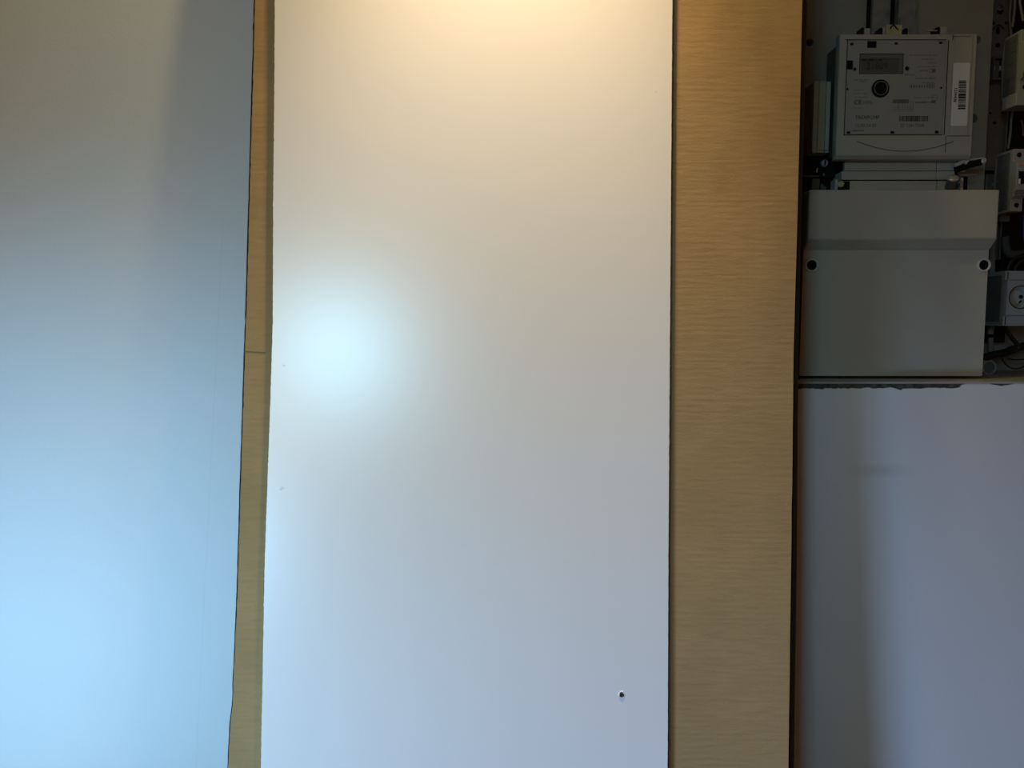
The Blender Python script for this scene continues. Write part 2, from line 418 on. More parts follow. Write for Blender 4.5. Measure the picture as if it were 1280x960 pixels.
# slotted steel rail above the meter
root = thing('steel_rail', W(1117, 20, 1.15), 'slotted galvanised steel rail rising above the meter', 'rail')
YR = 1.150
def col_(x0, x1, y0, y1, Yf, Yb):
    bm_ = B(); a, b, c, d = rect(x0, y0, x1, y1, Yf); box(bm_, (a, Yf, W(1117, y1, Yf).z), (c, Yb, 2.08)); return bm_
obj('left_flange', col_(1090.5, 1112, 0, 46, YR, YR+0.002), M_steel, root)
obj('right_flange', col_(1123, 1146, 0, 46, YR, YR+0.002), M_steel, root)
obj('channel_floor', col_(1110, 1125, 0, 46, YR+0.010, YR+0.012), M_black, root)
for xx in (1090.5, 1111, 1123, 1145):
    obj('side_wall', col_(xx, xx+1.4, 0, 46, YR-0.002, YR+0.0125), M_steel, root)
obj('backing_strip', col_(1086, 1089.3, 0, 46, YR+0.004, YR+0.0125), M_black, root)
bm = B(); pbox(bm, 1125, 23, 1145, 46, YR-0.004, YR-0.001); obj('fixing_plate', bm, M_steel, root)

# the meter
YM = 1.10; s = YM/F
meter = thing('electricity_meter', W(1130, 196, 1.13), 'grey electricity meter with a round black port, small display and barcode sticker', 'meter')
def Q(x, y, Y=YM): p = W(x, y, Y); return (p.x, p.z)
# rear body
a, b, c, d = rect(1047.5, 43, 1218, 194, YM)
bm = B(); box(bm, (a+0.008, YM+0.014, b+0.004), (c-0.005, YP-0.0005, d-0.004)); obj('rear_body', bm, M_dark, meter, bevel=0.003)
# front shell: bevelled slab with wide flank on the left
bm = B()
v0 = [(a, YM, b), (c, YM, b), (c, YM, d), (a, YM, d)]
v1 = [(a-0.001, YM+0.006, b-0.005), (c+0.001, YM+0.004, b-0.005), (c+0.001, YM+0.004, d+0.002), (a-0.001, YM+0.006, d+0.002)]
v2 = [(a+0.001, YM+0.016, b-0.006), (c, YM+0.016, b-0.006), (c, YM+0.016, d), (a+0.001, YM+0.016, d)]
V = [[bm.verts.new(q) for q in r_] for r_ in (v0, v1, v2)]
# front face has the plate opening
fx0, fz0, fx1, fz1 = rect(1057, 49.5, 1181.5, 169, YM)
inn = [bm.verts.new(q) for q in ((fx0, YM, fz0), (fx1, YM, fz0), (fx1, YM, fz1), (fx0, YM, fz1))]
inb = [bm.verts.new((q.co.x, YM+0.0022, q.co.z)) for q in inn]
for i in range(4):
    j = (i+1) % 4
    bm.faces.new((V[0][i], V[0][j], inn[j], inn[i])); bm.faces.new((inn[i], inn[j], inb[j], inb[i]))
    bm.faces.new((V[0][i], V[0][j], V[1][j], V[1][i])); bm.faces.new((V[1][i], V[1][j], V[2][j], V[2][i]))
bm.faces.new(V[2]); bm.faces.new(inb)
obj('front_shell', bm, M_meter, meter, bevel=0.0022, seg=3)
# face plate with square and round cut-outs
e = 0.0011
def sq(px, py, wx, wy, Y=YM):
    p = W(px, py, Y); k = Y/F; return [(p.x-wx*k/2, p.z-wy*k/2), (p.x+wx*k/2, p.z-wy*k/2), (p.x+wx*k/2, p.z+wy*k/2), (p.x-wx*k/2, p.z+wy*k/2)]
holes = [sq(1064.8, 55, 4, 3), sq(1120.2, 54.3, 4.2, 3), sq(1176, 53.5, 4.4, 2.8), sq(1090, 55.7, 11.6, 8), sq(1062.4, 81.2, 7.6, 10.6),
         hole_c(1068.6, 86.4, 2.1, YM, 12), hole_c(1134, 85.6, 2.6, YM, 12), hole_c(1059.5, 111.2, 1.5, YM, 8), hole_c(1176.8, 109.8, 1.6, YM, 8),
         sq(1060.6, 165.8, 4.6, 3), sq(1115.6, 165.6, 5, 3.2), sq(1171, 165.2, 5, 3.4), hole_c(1100.4, 110.8, 10.7, YM, 28), sq(1101.8, 79.8, 53.5, 24)]
bm = B(); prism(bm, [(fx0+e, fz0+e), (fx1-e, fz0+e), (fx1-e, fz1-e), (fx0+e, fz1-e)], holes, vmap(YM-0.0002), 0.0016)
obj('face_plate', bm, M_face, meter)
bm = B(); box(bm, (fx0+0.0004, YM+0.0017, fz0+0.0004), (fx1-0.0004, YM+0.0021, fz1-0.0004)); obj('recess_backing', bm, M_black, meter)
# narrow shadow gap strip at the right and top of the plate
# display
dx0, dz0, dx1, dz1 = rect(1075.2, 67.9, 1128.4, 91.7, YM)
bm = B(); sx0, sz0, sx1, sz1 = rect(1076, 73, 1123.4, 90.6, YM)
prism(bm, [(dx0, dz0), (dx1, dz0), (dx1, dz1), (dx0, dz1)], [[(sx0, sz0), (sx1, sz0), (sx1, sz1), (sx0, sz1)]], vmap(YM-0.0001), 0.0012)
disp = obj('display', bm, M_lcdf, meter)
bm = B(); box(bm, (sx0, YM+0.0009, sz0), (sx1, YM+0.0014, sz1))
g = obj('display_glass', bm, M_lcd, disp); g.matrix_parent_inverse = Matrix.Identity(4)
disp_ch = []
text('display_digits', '21809', 1083, 83, 8.2, YM+0.0009, M_ink, meter, squeeze=0.92)
bm = B()
for x0_, x1_ in ((1077, 1083), (1085, 1092), (1094, 1096), (1098, 1103)): pbox(bm, x0_, 74, x1_, 76, YM+0.0007, YM+0.00085)
obj('display_symbols', bm, M_ink, meter)
# optical port
p = W(1100.4, 110.8, YM)
bm = B(); ring(bm, p.x, p.z, YM, [(10.6*s, 0.0005), (10.6*s, -0.0012), (9.6*s, -0.0022), (8.4*s, -0.0020), (7.6*s, 0.0), (0, 0.0012)]); prt = obj('optical_port', bm, M_black, meter, smooth=True)
bm = B(); ring(bm, p.x, p.z, YM, [(8.5*s, -0.0019), (8.3*s, -0.0028), (7.7*s, -0.0028), (7.5*s, -0.0010)]); o = obj('port_ring', bm, M_steel, prt, smooth=True); o.matrix_parent_inverse = Matrix.Identity(4)
# right-hand column
bm = B(); pbox(bm, 1192.6, 42.3, 1213.5, 169.5, YM-0.0016, YM+0.002)
o = obj('side_panel', bm, M_meter, meter, bevel=0.0008)
bm = B(); pbox(bm, 1193, 42.5, 1214, 45, YM-0.003, YM); obj('panel_lip', bm, M_meter, meter, bevel=0.0005)
# thin seam lines of the shell
bm = B()
pbox(bm, 1190.8, 43.5, 1191.7, 50, YM-0.0002, YM+0.001); pbox(bm, 1181.8, 170, 1182.5, 191, YM-0.0002, YM+0.001); pbox(bm, 1184, 169.6, 1213, 170.2, YM-0.0002, YM+0.001)
pbox(bm, 1182.4, 50.5, 1183.6, 168.5, YM-0.0002, YM+0.001); pbox(bm, 1057.5, 49.2, 1182.5, 50.4, YM-0.0003, YM+0.001)
obj('shell_seam', bm, M_ink, meter)
# smile-shaped groove
pts = []
for i in range(25):
    t = i/24; pts.append((1071+t*121, 176.5+12.5*(1-(2*t-1)**2)))
bm = B(); tube(bm, [W(x, y, YM) for x, y in pts[:]], 0.0006, 6, 1)
obj('curved_rib', bm, M_dark, meter)
# sticker
bm = B(); lab = [(1191.8, 78.5), (1212.6, 78.5), (1208.5, 157.5), (1188, 157.5)]
q = [Q(x, y, YM-0.0018) for x, y in lab]
def rounded(poly, r, n=4):
    res = []
    m_ = len(poly)
    for i in range(m_):
        p0, p1, p2 = Vector(poly[i-1]), Vector(poly[i]), Vector(poly[(i+1) % m_])
        a_ = p1+(p0-p1).normalized()*r; c_2 = p1+(p2-p1).normalized()*r
        for k_ in range(n+1):
            t = k_/n; res.append(tuple((1-t)**2*a_+2*t*(1-t)*p1+t*t*c_2))
    return res
prism(bm, rounded(q, 0.0022), [], vmap(YM-0.0022), 0.0004)
obj('sticker', bm, M_label, meter)
bm = B()
yy = 100.5; bars = [1.0, .5, 1.6, .6, .7, .4, .9, .5, .6, .5, 1.0, .9, .7, .5, .8, .4, 1.1, 1.1, 2.6, .4, 2.2, .6, .8, .5, .9, .6, .6, .7, .7, 1.0, 1.3, .6, 1.2, .5, 1.5]
i = 0
tot = sum(bars); kk = 36.0/tot
while i < len(bars):
    h = bars[i]*kk
    if i % 2 == 0:
        off = -1.2*(yy-100)/36
        pbox(bm, 1198.7+off, yy, 1208+off, yy+h, YM-0.0024, YM-0.0021)
    yy += h; i += 1
obj('barcode', bm, M_ink, meter)
text('sticker_number', '1234438', 1194.2, 118.5, 3.6, YM-0.0023, M_ink, meter, rot=-92, align='CENTER', bold=0.0001)
# printed text of the face plate
YT = YM-0.0003
text('maker_lettering', 'TREXPCMP', 1068.6, 146.8, 4.2, YT, M_ink, meter, squeeze=1.05, bold=0.0)
text('type_lettering', '12 03 24 35', 1068.6, 157, 3.9, YT, M_ink2, meter, squeeze=1.0, bold=0.00012)
text('approval_mark', 'CE', 1067.2, 128.2, 5.2, YT, M_ink, meter, squeeze=1.1)
text('approval_number', '1005', 1077.5, 128.2, 4.6, YT, M_ink2, meter)
text('serial_number', '23 12417954', 1125, 157, 4.2, YT, M_ink2, meter, squeeze=0.95, bold=0.00008)
bm = B()
x = 1124
while x < 1158.5:
    wd = random.choice((0.45, 0.6, 0.9, 1.3)); pbox(bm, x, 144.8, x+wd, 151.6, YT-0.0001, YT+0.0001); x += wd+random.choice((0.5, 0.6, 0.9))
obj('face_barcode', bm, M_ink, meter)
bm = B()
def words(x0, x1, y, h, fill=0.8):
    x = x0
    while x < x1:
        w_ = random.uniform(2.0, 5.5); w_ = min(w_, x1-x)
        xx = x
        while xx < x+w_-0.3:                          # letter-sized strokes
            ww = random.uniform(0.45, 0.9); pbox(bm, xx, y-h/2*random.uniform(.6, 1), xx+ww, y+h/2*random.uniform(.6, 1), YT-0.0001, YT+0.0001); xx += ww+0.35
        x += w_+1.2
for y, x0_, x1_, h in ((69, 1137, 1172, 1.3), (74, 1152, 1169, 1.5), (78.6, 1160, 1170, 1.6), (83.4, 1148, 1172, 1.3), (88.2, 1150, 1160, 1.6), (93.3, 1131, 1143, 1.5), (97.8, 1144, 1170, 1.8),
                       (103, 1152, 1168, 1.3), (99.8, 1068, 1085, 1.5), (102, 1074, 1084, 1.4), (112.5, 1067.5, 1079, 1.1), (117, 1068, 1084, 1.3), (121.5, 1068, 1085, 1.1), (135, 1067.5, 1079, 1.2), (122, 1143, 1172, 1.2), (127.5, 1158, 1168, 1.4)):
    words(x0_, x1_, y, h)
for y in (134, 136.3, 138.6): words(1117, 1142, y, 0.8)
for x in (1123, 1128, 1131, 1134.5, 1138, 1141): pbox(bm, x, 126.5, x+0.5, 136.5, YT-0.0001, YT+0.0001)
obj('small_print', bm, M_ink2, meter)['kind'] = 'stuff'
bm = B()
for x in range(1137, 1169, 2):
    pbox(bm, x, 106.2 if x < 1158 else 104.2, x+1.1, 109.6 if x < 1160 else 110.3, YT-0.0001, YT+0.0001)
pbox(bm, 1116, 124.2, 1136, 128.8, YT-0.0001, YT+0.0001); pbox(bm, 1144, 127.2, 1158, 128.6, YT-0.0001, YT+0.0001); pbox(bm, 1164, 125.6, 1169.5, 128.6, YT-0.0001, YT+0.0001)
pbox(bm, 1065.4, 162.7, 1079.5, 163.9, YT-0.0001, YT+0.0001)
p = W(1165.4, 88.3, YT)
prism(bm, rrect(p.x-0.0045, p.z-0.0027, p.x+0.0045, p.z+0.0027, 0.001), [rrect(p.x-0.0038, p.z-0.002, p.x-0.0006, p.z+0.002, 0.0005)], vmap(YT-0.0001), 0.0002)
p = W(1168.6, 122, YT); prism(bm, circ(p.x, p.z, 0.0045, 18), [circ(p.x, p.z, 0.0039, 18)], vmap(YT-0.0001), 0.0002)
obj('bold_print', bm, M_ink2, meter)['kind'] = 'stuff'
# hangers and terminals standing up behind the top edge
for (x0_, x1_, y0_, m_, y1_) in ((1077, 1080, 34, M_black, 44), (1081, 1088, 35, M_meter, 44), (1100, 1103.5, 34.5, M_black, 44), (1104, 1107, 34, M_meter, 44), (1108, 1128, 30.5, M_yellow, 44), (1131, 1135, 35, M_black, 44), (1171, 1175, 33.5, M_black, 44), (1176, 1184, 33, M_meter, 44)):
    bm = B(); pbox(bm, x0_, y0_, x1_, y1_, 1.128, 1.146); obj('top_lug', bm, m_, meter, bevel=0.001)
bm = B(); pbox(bm, 1160, 37.4, 1172, 38.8, 1.127, 1.131); obj('hook', bm, M_bright, meter, bevel=0.0004)
bm = B(); tube(bm, [W(x, y, 1.126) for x, y in ((1113, 36), (1114.5, 32.5), (1118, 32), (1121, 35.5), (1123, 37))], 0.0009, 8, 4); obj('top_clip', bm, M_black, meter, smooth=True)

# stepped terminal cover under the meter
tc_ = thing('terminal_cover', W(1122, 236, 1.13), 'stepped grey terminal cover directly under the meter', 'cover')
YC = 1.118
bm = B()
rowsd = [(1056, 200, 1195.5, 213.5, 0.004), (1052, 214, 1193.5, 224.6, 0.002), (1055, 226.0, 1190, 252, 0.0)]
for i, (x0_, y0_, x1_, y1_, dd) in enumerate(rowsd):
    bm = B()
    pbox(bm, x0_, y0_, 1170.4, y1_, YC+dd, YP-0.001); obj('cover_step', bm, M_meter, tc_, bevel=0.0007)
    bm = B()
    pbox(bm, 1171.2, y0_, x1_, y1_, YC+dd+(0.0015 if i != 1 else -0.001), YP-0.001); obj('end_block', bm, M_meter, tc_, bevel=0.0007)
bm = B(); pbox(bm, 1052, 201, 1196, 250, YC+0.010, YP-0.0012); obj('dark_core', bm, M_black, tc_)
# seal screw at the right end
p = W(1192.5, 222, 1.105)
ss = thing('seal_screw', (p.x, 1.115, p.z-0.008), 'round pale screw head at the right end of the terminal cover', 'screw')
bm = B()
def tilt_lathe(bm, c, axis, prof, n=24, sx=1):
    axis = axis.normalized(); u = axis.cross(Vector((0, 0, 1))).normalized(); v = axis.cross(u)
    rows = [[bm.verts.new(Vector(c)+axis*h+(u*math.cos(2*math.pi*i/n)+v*math.sin(2*math.pi*i/n))*r) for i in range(n)] for r, h in prof]
    for a, b in zip(rows, rows[1:]):
        for i in range(n): bm.faces.new((a[i], a[(i+1) % n], b[(i+1) % n], b[i]))
    bm.faces.new(rows[0]); bm.faces.new(rows[-1])
ax = Vector((-0.15, -0.55, 0.75))
c0 = Vector((p.x, 1.108, p.z))
tilt_lathe(bm, c0, ax, [(0.0076, -0.002), (0.0084, -0.001), (0.0084, 0.0006), (0.0072, 0.0016), (0.004, 0.0018)])
hd = obj('screw_head', bm, M_bright, ss, smooth=True)
bm = B(); tilt_lathe(bm, c0+ax.normalized()*0.0018, ax, [(0.0034, 0), (0.003, 0.0005), (0.001, 0.0006)], 12); obj('head_centre', bm, M_yellow, ss)
bm = B(); tilt_lathe(bm, c0, ax, [(0.0066, -0.0185), (0.0076, -0.015), (0.0072, -0.002)], 20); obj('screw_body', bm, M_dark, ss, smooth=True)
bm = B(); tube(bm, [W(x, y, 1.108) for x, y in ((1198, 229), (1201, 226), (1203.5, 230), (1201, 234))], 0.001, 6, 4); obj('screw_thread', bm, M_steel, ss)
# lead seal on its holder
sl = thing('sealing_tag', W(1212, 214, 1.12), 'twisted clear seal strip hanging between meter and terminal cover', 'seal')
bm = B(); tube(bm, [W(x, y, 1.112) for x, y in ((1194, 206.5), (1200, 204), (1206, 200.5), (1210, 202))], 0.0030, 8, 4); obj('seal_strip', bm, M_clear, sl, smooth=True)
bm = B(); tube(bm, [W(x, y, 1.112) for x, y in ((1209, 201), (1214, 199.5), (1221, 199), (1228, 198), (1232, 199.5))], 0.0015, 8, 4); obj('seal_wire', bm, M_clear, sl, smooth=True)
bm = B(); tube(bm, [W(x, y, 1.114) for x, y in ((1195, 212), (1204, 208.5), (1214, 205), (1226, 202.5))], 0.0054, 10, 4); obj('seal_sleeve', bm, M_black, sl, smooth=True)
bm = B(); tube(bm, [W(x, y, 1.108) for x, y in ((1206, 205), (1208.5, 202), (1210, 200.5))], 0.0022, 8, 3); obj('seal_clamp', bm, M_bright, sl, smooth=True)
bm = B(); tilt_lathe(bm, W(1229.3, 201.5, 1.11), Vector((0.2, -0.8, 0.3)), [(0.003, -0.003), (0.0042, 0), (0.003, 0.002)], 14); obj('seal_button', bm, M_clear, sl, smooth=True)
bk = thing('metal_bracket', W(1210, 236, 1.13), 'small steel bracket with a horizontal rod right of the screw head', 'bracket')
bm = B(); tube(bm, [W(1199, 219, 1.12), W(1220, 218.5, 1.12)], 0.0017, 10, 1); obj('rod', bm, M_steel, bk, smooth=True)
bm = B(); pbox(bm, 1200.5, 222, 1203.6, 250, 1.125, 1.140); obj('upright', bm, M_bright, bk)
bm = B(); pbox(bm, 1204, 221, 1209, 250, 1.14, 1.160); obj('shadow_plate', bm, M_black, bk)
bm = B(); tube(bm, [W(1196, 215, 1.12), W(1206, 213.8, 1.12)], 0.0010, 8, 1); obj('pin', bm, M_bright, bk, smooth=True)

# narrow beige module left of the meter
nm = thing('narrow_module', W(1027, 192, 1.13), 'narrow beige upright plastic module left of the meter', 'module')
bm = B(); pbox(bm, 1016.5, 101, 1022.8, 191.3, 1.122, 1.16); obj('left_shell', bm, M_beige, nm, bevel=0.0012)
bm = B(); pbox(bm, 1023.2, 101, 1031.8, 191, 1.120, 1.16); obj('middle_shell', bm, M_beige, nm, bevel=0.0008)
bm = B(); pbox(bm, 1032.4, 101.5, 1037.8, 191, 1.122, 1.16); obj('right_shell', bm, M_meter, nm, bevel=0.0012)
bm = B(); pbox(bm, 1023, 187.5, 1036, 188.2, 1.1195, 1.122); obj('base_seam', bm, M_dark, nm)

# black terminal block with slotted screw
tb = thing('terminal_block', W(1025, 232, 1.15), 'black terminal block with a slotted screw below the beige module', 'terminal block')
bm = B(); pbox(bm, 1000, 196, 1046, 222, 1.142, 1.164); obj('block_body', bm, M_black, tb, bevel=0.001)
bm = B(); pbox(bm, 1000, 224, 1052, 262, 1.150, 1.164); obj('lower_body', bm, M_black, tb)
def slot_screw(px, py, rpx, Y, parent, rot=90, m_=M_bright):
    p = W(px, py, Y); r = rpx*Y/F; bm_ = B()
    ring(bm_, p.x, p.z, Y, [(r, 0.003), (r, 0), (r*0.8, -0.0008), (0, -0.001)], 20); o_ = obj('terminal_screw', bm_, m_, parent, smooth=True)
    bm_ = B(); a_ = R(rot); ux, uz = math.cos(a_), math.sin(a_); h = r*0.75; t_ = r*0.16
    prism(bm_, [(p.x-ux*h-uz*t_, p.z-uz*h+ux*t_), (p.x+ux*h-uz*t_, p.z+uz*h+ux*t_), (p.x+ux*h+uz*t_, p.z+uz*h-ux*t_), (p.x-ux*h+uz*t_, p.z-uz*h-ux*t_)], [], vmap(Y-0.0013), 0.0006)
    q_ = obj('slot', bm_, M_black, o_); q_.matrix_parent_inverse = Matrix.Identity(4)
slot_screw(1031, 203.8, 4.2, 1.1385, tb, 85)
bm = B(); tube(bm, [W(x, y, 1.14) for x, y in ((1022, 210), (1021, 213), (1021.5, 215.5))], 0.0008, 6, 3); obj('terminal_clip', bm, M_bright, tb)
bm = B(); tilt_lathe(bm, W(1030, 217.5, 1.14), Vector((0, -0.6, 0.7)), [(0.0022, -0.002), (0.0018, 0.0005)], 10); obj('terminal_tip', bm, M_steel, tb)
bm = B(); pbox(bm, 1005, 219, 1024, 221.2, 1.139, 1.143); obj('edge_strip', bm, M_dark, tb)
gp = thing('grey_post', W(1019, 236, 1.14), 'short dark grey post behind the top left corner of the big cover', 'post')
bm = B(); pbox(bm, 1015, 223, 1024.5, 262, 1.135, 1.148); obj('post_body', bm, M_dark, gp, bevel=0.001)
bm = B(); q = [Q(x, y, 1.14) for x, y in ((1026, 229), (1033, 234), (1033, 262), (1026, 262))]; prism(bm, q, [], vmap(1.14), 0.008); obj('post_gusset', bm, M_dark, gp)
kb = thing('brass_terminal', W(1051, 236, 1.12), 'tiny dull brass terminal at the left end of the terminal cover', 'terminal')
p = W(1051.5, 230, 1.112)
bm = B(); ring(bm, p.x, p.z, 1.112, [(0.0046, 0.006), (0.0046, 0), (0.003, -0.0008), (0.0022, 0.001), (0, 0.001)], 16); obj('terminal_ring', bm, M_yellow, kb, smooth=True)
bm = B(); pbox(bm, 1043.5, 224.5, 1047, 250, 1.114, 1.13); obj('terminal_arm', bm, M_meter, kb)
bm = B(); pbox(bm, 1048, 226.5, 1062, 240, 1.1165, 1.13); obj('terminal_base', bm, M_black, kb)

# ------------------------------------------------------------------ large connection cover
YU = 1.035; YL = 1.050
cov = thing('connection_box', W(1120, 470, 1.08), 'large blank grey connection box with two round screw wells under the meter', 'box')
ux0, uz0, ux1, uz1 = rect(1011, 237, 1248.5, 299, YU)
_, bz0, _, bz1 = rect(1006, 313, 1240, 470, YL)
lx0 = ux0; lx1 = ux1-0.0015
bt = nz0+0.0025
bzl = max(bz0, bt)
bm = B()
def ringrow(x0, x1, prof):      # profile (y,z) swept between two x positions
    A = [bm.verts.new((x0, y, z)) for y, z in prof]; Z = [bm.verts.new((x1, y, z)) for y, z in prof]
    n_ = len(prof)
    for i in range(n_): bm.faces.new((A[i], A[(i+1) % n_], Z[(i+1) % n_], Z[i]))
    bm.faces.new(A[::-1]); bm.faces.new(Z)
# bevelled upper hood
prof = [(YU, uz0), (YU, uz1), (1.140, uz1), (1.140, bz1+0.001), (YL, bz1+0.0)]
ringrow(ux0, ux1, prof)
obj('hood', bm, M_cover, cov, bevel=0.0025, seg=3)
# lower cover with wells
w1 = W(1014.6, 331.5, YL); w2 = W(1229.6, 331.3, YL); k = YL/F
bm = B()
prism(bm, rrect(lx0, bzl, lx1, bz1+0.002, 0.0012, 2), [circ(w1.x, w1.z, 7.4*k, 28), circ(w2.x, w2.z, 7.4*k, 28)], vmap(YL), 0.09)
obj('lower_cover', bm, M_cover, cov)
M_rim = mat('pale_grey_rim', (0.50, 0.49, 0.45), 0.4)
for p in (w1, w2):
    bm = B(); ring(bm, p.x, p.z, YL, [(7.5*k, 0.012), (8.4*k, 0.0005), (8.2*k, -0.0016), (6.6*k, -0.0018), (6.0*k, -0.0004), (5.9*k, 0.004)]); ws = obj('screw_well', bm, M_rim, cov, smooth=True)
    bm = B(); ring(bm, p.x, p.z, YL, [(5.95*k, -0.0002), (3.4*k, -0.0006), (2.4*k, 0.001), (0, 0.001)], 20); o = obj('well_screw', bm, M_black, ws, smooth=True); o.matrix_parent_inverse = Matrix.Identity(4)

# ------------------------------------------------------------------ right edge of the niche
up = thing('perforated_upright', W(1250, 236, 1.2), 'dark perforated steel upright between the meter plate and the circuit breakers', 'upright')
YV = 1.205
ua, _, uc, _ = rect(1236, 0, 1261.5, 100, YV)
bm = B()
prism(bm, [(ua, 1.50), (uc, 1.50), (uc, 2.08), (ua, 2.08)],
      [hole_c(1250.5, 12, 4.2, YV, 14, 5.8), hole_c(1242, 28.8, 2.1, YV, 10), hole_c(1258, 28.8, 2.1, YV, 10), hole_c(1247.5, 38, 2.6, YV, 12, 5), hole_c(1247.5, 56.5, 3.2, YV, 12, 3),
       hole_c(1236.6+1.6, 141.5, 1.6, YV, 8), hole_c(1253.5, 141.5, 2.2, YV, 8, 1.6), hole_c(1243.5, 153.5, 2.6, YV, 10, 2)], vmap(YV), 0.0025)
obj('web', bm, M_upright, up)
bm = B(); box(bm, (uc-0.0012, YV-0.006, 1.50), (uc+0.0012, YV+0.02, 2.08)); obj('flange', bm, M_upright, up)
bm = B(); box(bm, (ua, YV+0.012, 1.50), (uc, YV+0.014, 2.08)); obj('dark_backing', bm, M_black, up)
slot_screw(1250.5, 10, 3.2, YV+0.004, up, 30, M_steel)
bm = B(); tube(bm, [W(x, y, YV-0.001) for x, y in ((1241.5, 37), (1246, 31.8), (1250, 31.5), (1255, 36))], 0.0008, 6, 4); obj('keyhole_lip', bm, M_black, up)

rc = thing('rail_clip', W(1247, 86, 1.19), 'dark rail clip with two bright prongs beside the top circuit breaker', 'clip')
a_, b_2, c_2, d_ = rect(1239, 71, 1254.5, 101, 1.185)
bm = B(); prism(bm, rrect(a_, b_2, c_2, d_, 0.002, 3), [rrect(a_+0.0022, b_2+0.004, c_2-0.0022, d_-0.004, 0.001, 3)], vmap(1.180), 0.012); obj('clip_frame', bm, M_dark, rc)
bm = B(); box(bm, (a_+0.001, 1.188, b_2+0.003), (c_2-0.001, 1.1925, d_-0.003)); obj('clip_back', bm, M_black, rc)
for xx in (1240.8, 1249.8):
    bm = B(); pbox(bm, xx, 82.3, xx+(3.2 if xx < 1245 else 1.8), 87.8, 1.184, 1.188); obj('prong', bm, M_bright, rc)
bm = B(); pbox(bm, 1243, 75, 1249, 96, 1.186, 1.188); obj('clip_tongue', bm, M_dark, rc)

lc = thing('lower_rail_clip', W(1238, 230, 1.18), 'dark rail end with one glinting screw just above the big cover', 'clip')
bm = B(); pbox(bm, 1232, 217, 1250, 252, 1.175, 1.19); obj('clip_body', bm, M_dark, lc, bevel=0.0015)
bm = B(); pbox(bm, 1232, 213, 1251, 217, 1.173, 1.19); obj('clip_edge', bm, M_black, lc)
bm = B(); tilt_lathe(bm, W(1243.5, 229.5, 1.173), Vector((0, -1, 0.2)), [(0.0022, -0.003), (0.002, 0)], 10); obj('clip_screw', bm, M_bright, lc)

# circuit breakers -----------------------------------------------------------
def breaker(root_px, label, y0, y1, x_fr, Yf, text_red=True):
    z0 = W(x_fr, y1, Yf).z; z1 = W(x_fr, y0, Yf).z; x0 = W(x_fr, (y0+y1)/2, Yf).x; H = z1-z0; Wd = 0.0178
    t = thing('circuit_breaker', (x0+Wd/2, Yf+0.06, z0), label, 'circuit breaker', 'circuit breakers at the right edge of the niche')
    def zz(f): return z0+H*f
    prof = [(Yf+0.010, zz(0)), (Yf+0.010, zz(.20)), (Yf+0.0045, zz(.235)), (Yf+0.0045, zz(.30)), (Yf, zz(.33)), (Yf, zz(.74)), (Yf+0.004, zz(.78)), (Yf+0.010, zz(.81)), (Yf+0.010, zz(1)), (Yf+0.048, zz(1)), (Yf+0.053, zz(.6)), (Yf+0.048, zz(0))]
    def sweep(xa, xb, m_, nm_, inset=0):
        bm_ = B(); A = [bm_.verts.new((xa, y, z)) for y, z in prof]; Z = [bm_.verts.new((xb, y, z)) for y, z in prof]
        for i in range(len(prof)): bm_.faces.new((A[i], A[(i+1) % len(prof)], Z[(i+1) % len(prof)], Z[i]))
        bm_.faces.new(A[::-1]); bm_.faces.new(Z); return obj(nm_, bm_, m_, t, bevel=0.0006)
    sweep(x0, x0+Wd, M_breaker, 'breaker_body')
    # flank details: raised panel and ribs
    bm_ = B(); box(bm_, (x0-0.0012, Yf+0.016, zz(.04)), (x0+0.0005, Yf+0.045, zz(.96))); fl = obj('flank_panel', bm_, M_flank_shade, t, bevel=0.0005)
    bm_ = B()
    for f in (.12, .3, .52, .7, .86): box(bm_, (x0-0.0018, Yf+0.018+0.012*(f % .3), zz(f)), (x0-0.001, Yf+0.030+0.012*(f % .3), zz(f+.07)))
    q_ = obj('flank_rib', bm_, M_flank_shade, fl); q_.matrix_parent_inverse = Matrix.Identity(4)
    # terminal holes
    for f in (.10, .905):
        bm_ = B(); ring(bm_, x0+Wd*0.5, zz(f), Yf+0.0095, [(0.0036, 0.0004), (0.0032, -0.0003), (0.0028, 0.0002), (0, 0.0003)], 18); obj('terminal_hole', bm_, M_black, t)
    # ribs above the lower shoulder
    for k_ in range(3):
        bm_ = B(); box(bm_, (x0+0.001, Yf+0.0035, zz(.232+.024*k_)), (x0+Wd-0.001, Yf+0.0055, zz(.240+.024*k_))); obj('grip_rib', bm_, M_dark, t)
    # toggle
    bm_ = B(); box(bm_, (x0+0.003, Yf-0.0006, zz(.42)), (x0+Wd-0.003, Yf+0.001, zz(.62))); obj('toggle_slot', bm_, M_black, t)
    bm_ = B(); box(bm_, (x0+0.0045, Yf-0.009, zz(.53)), (x0+Wd-0.0045, Yf+0.0, zz(.60))); obj('toggle', bm_, M_black, t, bevel=0.001)
    bm_ = B(); box(bm_, (x0+0.003, Yf-0.0012, zz(.42)), (x0+0.0055, Yf-0.0004, zz(.50))); obj('toggle_mark', bm_, M_label, t)
    if text_red:
        bm_ = B()
        for k_ in range(3): box(bm_, (x0+0.0035+k_*0.0035, Yf-0.0003, zz(.70)), (x0+0.0055+k_*0.0035, Yf+0.0001, zz(.727)))
        obj('red_print', bm_, M_red, t)
    return t
breaker(None, 'grey circuit breaker at the right edge beside the top of the big box', 184, 263, 1270.5, 1.115)
breaker(None, 'topmost circuit breaker at the right edge above a grey housing', 33, 114, 1281, 1.115, False)
hs = thing('grey_housing', W(1278, 131, 1.12), 'small plain grey housing right under the topmost circuit breaker', 'housing')
bm = B(); pbox(bm, 1270.3, 115.8, 1300, 131.5, 1.118, 1.150); obj('housing_front', bm, M_breaker, hs, bevel=0.001)
